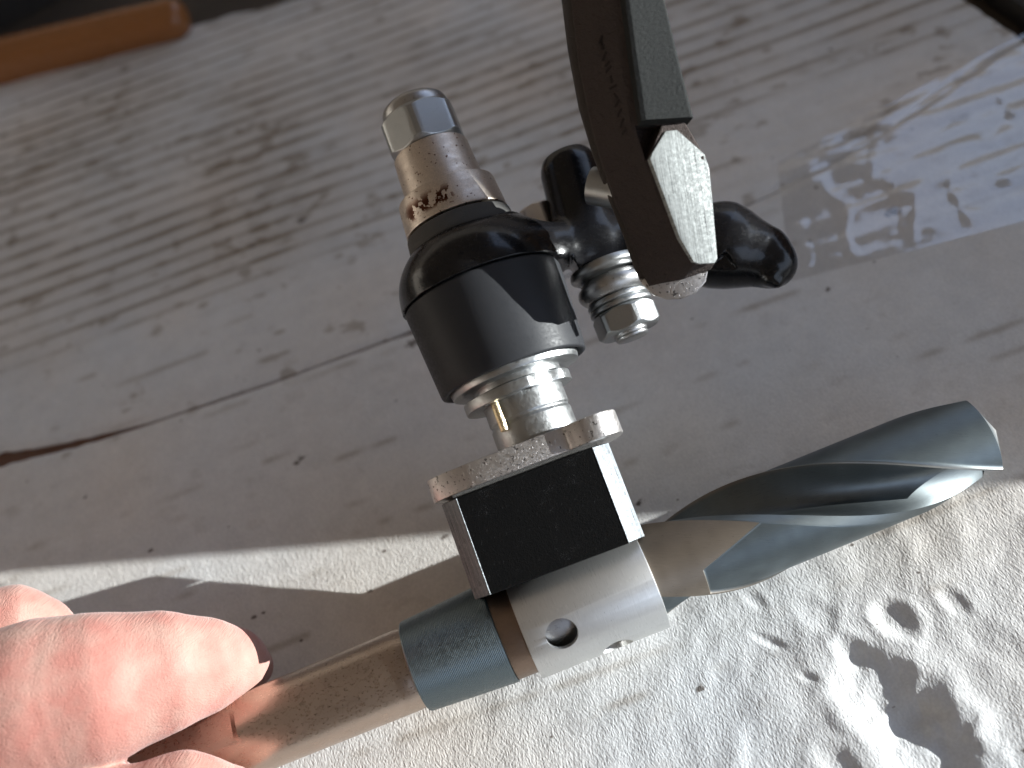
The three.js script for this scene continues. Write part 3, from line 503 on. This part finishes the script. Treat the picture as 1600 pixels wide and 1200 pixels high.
{ // cast arm: hub that swells out of the bushing, web to the pad eye, tip behind the pad
  const L = (px, py, d) => loc(px, py, d), hubB = Y.band + 0.12, hubT = Y.domeTop;
  const eyeC = L(925, 385, 143), web = [cone(L(790, 385, 139.5), L(880, 392, 141), 4.2, 3.4), cone(L(880, 392, 141), eyeC, 3.6, 3.8), cone(L(912, 425, 143.5), L(945, 436, 144.5), 2.6, 2.6), cone(eyeC, L(1010, 385, 144), 3.6, 4.6), cone(L(1010, 385, 144), L(1130, 384, 144), 4.8, 6.0), cone(L(1130, 384, 144), L(1192, 402, 143), 6.0, 4.2), cone(L(1192, 402, 143), L(1212, 416, 142), 3.9, 2.8)];
  const ey = cone(V(eyeC.x, eyeC.y + 1, eyeC.z), L(893, 272, 146.5), 4.9, 4.7), cut = L(1128, 428, 137.5), lug = cone(L(1205, 434, 140.5), L(1213, 440, 140.5), 1.3, 1.0);
  const f = (x, y, z) => {
    const r = Math.hypot(x, z), t = clamp((y - hubB) / (hubT - hubB)), rr = mix(12.2, 8.4, 0.12 * t + 0.88 * t ** 2.7);
    let d = Math.max((r - rr) * 0.88, hubB - y, y - hubT);
    let w = 1e9; for (const c of web) w = smin(w, c(x, y, z), 2.5);
    w = smin(w, Math.max(ey(x, y, z), y - L1), 1.6); if (x < 20) w = Math.max(w, hubB - y - clamp(x - 13.4, 0, 1.2) * 3);
    d = smin(d, w, 3.2); d = smin(d, lug(x, y, z), 0.8);
    d = Math.max(d, -(Math.max(Math.abs((x - cut.x) * 0.95 + (y - cut.y) * 0.3) - 2.6, Math.abs((y - cut.y) * 0.95 - (x - cut.x) * 0.3) - 2.2, cut.z - z - 1.5)));
    return d;
  };
  const L1 = L(891, 262, 146.5).y + 2.4;
  const g = surfaceNets(f, [-13.5, -4, -24], [48, Y.domeTop + 22, 13.5], 0.45), n = g.attributes.position.count, uv = new Float32Array(n * 2); for (let i = 0; i < n; i++) { uv[i * 2] = g.attributes.position.getX(i) / 10 + g.attributes.position.getZ(i) / 16; uv[i * 2 + 1] = g.attributes.position.getY(i) / 10; }
  g.setAttribute('uv', new THREE.BufferAttribute(uv, 2)); part('cast_arm', placed(g, FA), M.gloss, arm);
  // pad bolt through the eye, parallel to the pivot
  const bx = loc(985, 518, 141.3), bo = (dy) => FAat(bx.x, bx.y + dy, bx.z), up = loc(945, 412, 142.6).y - bx.y;
  part('dished_washer', lathe([[2, up - 0.2], [5.4, up, 0.3], [5.6, up - 1.1, 0.25], [4.6, up - 1.8], [2, up - 1.8]], bo(0), { tile: 8 }), M.zinc, arm);
  part('dome_washer', lathe([[2, up - 2.1], [4.2, up - 2.1], [5.2, up - 3.0], [5.5, up - 4.0, 0.4], [4.9, up - 4.9, 0.3], [4.4, up - 5.4], [2, up - 5.4]], bo(0), { tile: 8 }), M.steel, arm);
  part('spring_washer', lathe([[2, up - 5.5], [4.7, up - 5.5, 0.2], [4.7, up - 6.2, 0.2], [4.35, up - 6.35, 0.05], [4.7, up - 6.5, 0.2], [4.75, up - 7.2, 0.2], [2, up - 7.2]], bo(0)), M.zinc, arm);
  const nb = part('pad_nut', hexNut(8.7, 3.6, 1, 1, 2.4, bo(up - 10.95), 0.25), M.zinc, arm); part('bolt_end', lathe([[0, up - 12], [2.3, up - 12, 0.3], [2.55, up - 11.5], [2.35, up - 11.3], [2.55, up - 11.1], [2.5, up - 10.4]], bo(0), { seg: 40, b: 0.1 }), M.steel, nb);
  part('bolt_head', hexNut(5.2, 4, 1, 1, 0.3, frameOf(at(850, 362, 147), A, cx).multiply(new THREE.Matrix4().makeRotationX(Math.PI / 2)), 0.3), M.collar, arm);
}
{ // pad: rubber on a metal backing, lower corner cut back to bare metal
  const dn = (p, k) => p.clone().addScaledVector(cz, -k);
  const body = [[[885, -190, 126], [955, -190, 119], [1000, -190, 121]], [[893, 0, 126], [967, 0, 120], [1026, 0, 122.5]], [[905, 100, 126.3], [980, 100, 120.5], [1050, 100, 123]], [[924, 192, 126.6], [994, 197, 121.2], [1074, 192, 123.6]], [[940, 250, 127], [1016, 250, 121.8], [1105, 245, 124]], [[957, 300, 127.3], [1035, 300, 122.3], [1112, 300, 124.4]], [[985, 372, 128], [1062, 370, 123], [1117, 370, 124.9]], [[1000, 416, 128.5], [1084, 411, 123.6], [1121, 406, 125.3]], [[1016, 446, 128.8], [1066, 437, 126.2], [1112, 420, 127]]];
  const sec = body.map(([l, r, q]) => { const a = at(...l), b = at(...r), c = at(...q); return [a, b.clone().lerp(a, 0.12), b.clone().lerp(c, 0.1), c.clone().lerp(b, 0.06), dn(c, 0.8), dn(c, 6), dn(a, 4)]; });
  const nA = at(994, 197, 121.2), nB = at(1016, 250, 121.8), nC = at(1100, 245, 124), nn = nB.clone().sub(nA).cross(nC.clone().sub(nA)).normalize(); if (nn.dot(cz) < 0) nn.negate();
  const wedge = slab([[1002, 190], [1044, 190], [1021, 247]].map(([x, y]) => onPlane(x, y, nA.clone().addScaledVector(nn, 1.5), nn)), nn, 4.2, 0);
  const bA = new Brush(loft(sec)), bB = new Brush(wedge); bA.updateMatrixWorld(); bB.updateMatrixWorld(); const evp = new Evaluator(); evp.attributes = ['position', 'normal', 'uv'];
  const pad = part('brake_pad', evp.evaluate(bA, bB, SUBTRACTION).geometry, M.rubber, arm, 'long dark rubber brake pad with a cut lower corner');
  const blk = body.slice(0, 4).map(([l, r, q], j) => { const a = at(...r), b = at(...q), o = b.clone().sub(a).cross(A).normalize(); if (o.dot(cz) < 0) o.negate(); const A0 = a.clone().lerp(b, 0.03), B0 = b.clone().lerp(a, -0.03), h = 1.5; return [dn(A0, 0.5), A0.clone().addScaledVector(o, h * 0.8), A0.clone().lerp(B0, 0.07).addScaledVector(o, h), B0.clone().lerp(A0, 0.07).addScaledVector(o, h), B0.clone().addScaledVector(o, h * 0.8), dn(B0, 1)]; });
  part('tread_block', loft(blk), M.rubberFace, pad);
  const r3 = at(1016, 250, 121.8), r7 = at(1084, 411, 123.6), q5 = at(1117, 340, 124.6), n = r7.clone().sub(r3).cross(q5.clone().sub(r3)).normalize(); if (n.dot(cz) < 0) n.negate();
  const p0 = r3.clone().addScaledVector(n, 0.25);
  const cutM = metal([0.4, 0.42, 0.41], 1, 0.000012, { map: again(lineTex, 1, 1), bumpMap: again(lineTex, 1, 1), metalness: 0.5 });
  part('cut_face', slab([[1040, 205], [1058, 203], [1101, 241], [1108, 262], [1113, 310], [1121, 404], [1117, 411], [1092, 412], [1084, 409], [1062, 371], [1034, 296], [1016, 248], [1020, 238]].map(([x, y]) => onPlane(x, y, p0, n)), n, 0.9, 0.06, 8), cutM, pad, 'bright cut face of bare metal at the lower end of the pad');
  const pa = at(890, 80, 127.5), pb = at(1000, 430, 130), pc = at(1080, 430, 129), pn = pb.clone().sub(pa).cross(pc.clone().sub(pa)).normalize(); if (pn.dot(cz) < 0) pn.negate();
  const plate = [[868, -190], [877, 0], [887, 80], [904, 170], [925, 240], [950, 310], [974, 370], [990, 418], [1003, 444], [1020, 460], [1042, 467], [1064, 466], [1088, 456], [1101, 440], [1108, 415], [1080, 300], [1040, 100], [1010, 0], [985, -190]].map(([x, y]) => onPlane(x, y, pa, pn));
  part('backing_plate', slab(plate, pn, 1.3, 0.25), new THREE.MeshStandardMaterial({ color: new THREE.Color(0.06, 0.052, 0.047), roughness: 0.8, bumpMap: again(pitTex, 1, 1), bumpScale: 0.00012 }), pad, 'thin dark backing plate');
  const tongue = [[998, 436], [1004, 445], [1020, 461], [1042, 468.5], [1064, 467.5], [1089, 457], [1103, 440], [1106, 424]].map(([x, y]) => onPlane(x, y, pa.clone().addScaledVector(pn, 0.12), pn));
  part('bare_end', slab(tongue, pn, 1.5, 0.2), M.rough, pad, 'bare metal end of the backing plate');
  for (const [x, y, w, h] of [[938, 62, 1.1, 0.3], [940, 72, 0.3, 1], [944, 88, 1.2, 0.3], [949, 100, 0.9, 0.3], [951, 108, 1.1, 0.3], [955, 124, 0.3, 1], [958, 136, 1.2, 0.3], [962, 150, 0.3, 0.9], [964, 162, 1.1, 0.3], [968, 176, 1.2, 0.3], [972, 192, 1.3, 0.3], [975, 206, 1.0, 0.3]]) {
    const a = at(924, 192, 126.6), b = at(994, 197, 121.2), c = at(905, 100, 126.3), n = b.clone().sub(a).cross(c.clone().sub(a)).normalize(); if (n.dot(cz) < 0) n.negate();
    const p = onPlane(x, y, a, n), fm = frameOf(p, n, cx.clone().applyAxisAngle(cz, 0.5 + 0.4 * noise(x, y))); part('moulded_stroke', placed(box(-w / 2, w / 2, -h / 2, h / 2, -0.5, 0.06), fm), M.rubber, pad);
  }
  const ps = at(924, 290, 132.5), pe = at(985, 300, 130.5); part('pad_post', placed(crease(new THREE.CylinderGeometry(2.6, 2.6, ps.distanceTo(pe), 40), 0.6), frameOf(ps.clone().lerp(pe, 0.5), pe.clone().sub(ps), V(0, 1, 0)).multiply(new THREE.Matrix4().makeRotationX(Math.PI / 2))), M.zinc, pad);
}

// ---------------------------------------------------------------- hand that steadies the shank
{
  const bones = (a) => a.slice(1).map((b, i) => cone(at(...a[i].slice(0, 3)), at(...b.slice(0, 3)), a[i][3], b[3]));
  const idx = bones([[-300, 1260, 121, 13], [-70, 1140, 123, 10.6], [60, 1094, 124.5, 9.8], [150, 1076, 126, 9.3], [250, 1051, 129.2, 7.6], [318, 1040, 133.6, 6.0], [364, 1039, 138.2, 4.6], [393, 1042, 141.8, 3.2]]);
  const mid = bones([[-330, 1140, 131, 11], [-110, 1030, 134.5, 9], [25, 990, 138, 6.4], [76, 988, 140, 3.9]]);
  const thb = bones([[-330, 1480, 118, 13], [-30, 1370, 119, 10.5], [140, 1312, 120.5, 8.1], [285, 1266, 122.5, 6.6], [356, 1262, 125, 5.2]]);
  const ringF = bones([[-420, 1120, 136, 10], [-260, 1060, 142, 8.5], [-190, 1130, 145, 7.5], [-230, 1220, 144, 6.5]]);
  const lit = bones([[-480, 1100, 142, 9], [-350, 1060, 147, 7.5], [-290, 1130, 148, 6.5], [-330, 1200, 147, 5.5]]);
  const palm = bones([[-300, 1260, 121, 13], [-520, 1330, 127, 16], [-330, 1140, 131, 11]]).concat(bones([[-330, 1480, 118, 13], [-560, 1480, 124, 17], [-520, 1330, 127, 16], [-480, 1100, 142, 9]]), bones([[-520, 1330, 127, 17], [-900, 1600, 130, 21]]));
  const chain = (c, k, x, y, z) => { let d = 1e9; for (const f of c) d = smin(d, f(x, y, z), k); return d; };
  const ax = at(250, 1050, 128.2).sub(at(60, 1092, 124.5)).normalize(), cr = [[at(78, 1080, 122), ax, 0.6, 0.035], [at(98, 1075, 122), ax, 0.5, 0.025], [at(-10, 1110, 122), ax, 0.8, 0.03]];
  const f = (x, y, z) => {
    let d = chain(idx, 2.5, x, y, z); d = smin(d, chain(mid, 2.5, x, y, z), 0.7); d = smin(d, chain(thb, 2.5, x, y, z), 0.7); d = smin(d, chain(ringF, 2.5, x, y, z), 0.7); d = smin(d, chain(lit, 2.5, x, y, z), 0.7);
    d = smin(d, chain(palm, 5, x, y, z), 4);
    if (d < 2 && d > -2) { d += 0.09 * noise((x + z) / 5.2, (y - 0.6 * x) / 4.4, (z - 0.7 * x) / 5) + 0.03 * noise((x + y) / 1.1, (y - z) / 0.9, z / 1.0); for (const [p, n, w, a] of cr) { const k = (x - p.x) * n.x + (y - p.y) * n.y + (z - p.z) * n.z + 0.5 * noise(y / 3, z / 3, 5); if (Math.abs(k) < 3) d += a * Math.exp(-((k / w) ** 2)) - a * 0.35 * Math.exp(-(((Math.abs(k) - 1.3) / 0.8) ** 2)); } }
    return d;
  };
  const c = at(-300, 1280, 124), tip = at(420, 1040, 134), lo = [c.x - 62, -1, Math.min(c.z, tip.z) - 40], hi = [tip.x + 4, 75, c.z + 55];
  const g = surfaceNets(f, lo, hi, 0.6), p = g.attributes.position, n = p.count, uv = new Float32Array(n * 2), col = new Float32Array(n * 3);
  for (let i = 0; i < n; i++) {
    const [x, y, z] = [p.getX(i), p.getY(i), p.getZ(i)]; uv[i * 2] = x / 14; uv[i * 2 + 1] = (z - y) / 14;
    const w = 2 * noise(x / 5, y / 5, z / 5 + 9), [pp, q, t] = [0.8 * x + 0.6 * z + w, 0.7 * y - 0.5 * x + w, 0.8 * z - 0.6 * x - w], b = clamp(0.5 + 1.0 * (0.5 * noise(pp / 5, q / 5, t / 5) + 0.4 * noise(q / 2.1, t / 2.1, pp / 2.1 + 40) + 0.25 * noise(t / 0.8, pp / 0.8, q / 0.8))); col.set(mixc([0.47, 0.275, 0.22], [0.46, 0.185, 0.145], b), i * 3);
  }
  g.setAttribute('uv', new THREE.BufferAttribute(uv, 2)); g.setAttribute('color', new THREE.BufferAttribute(col, 3));
  const skinTex = tex(512, 512, (i, j) => { const a = Math.abs(noise(i / 8, j / 5, 61, 512 / 8 | 0)), b = Math.abs(noise(i / 5.12, j / 10.24, 62, 100)), v = 0.35 + 0.4 * Math.sqrt(a) + 0.3 * Math.sqrt(b); return [v, v, v]; });
  const skin = new THREE.MeshPhysicalMaterial({ vertexColors: true, color: 0xffffff, roughness: 1, bumpMap: skinTex, bumpScale: 0.00013, clearcoat: 0.22, clearcoatRoughness: 0.5, transmission: 0.25, thickness: 0 });
  const hnd = thing('person', 'bare fingers pinching the drill shank between thumb and forefinger at lower left', 'person', V(c.x, 0, c.z));
  part('hand', g, skin, hnd);
}
renderer.render(scene, camera);
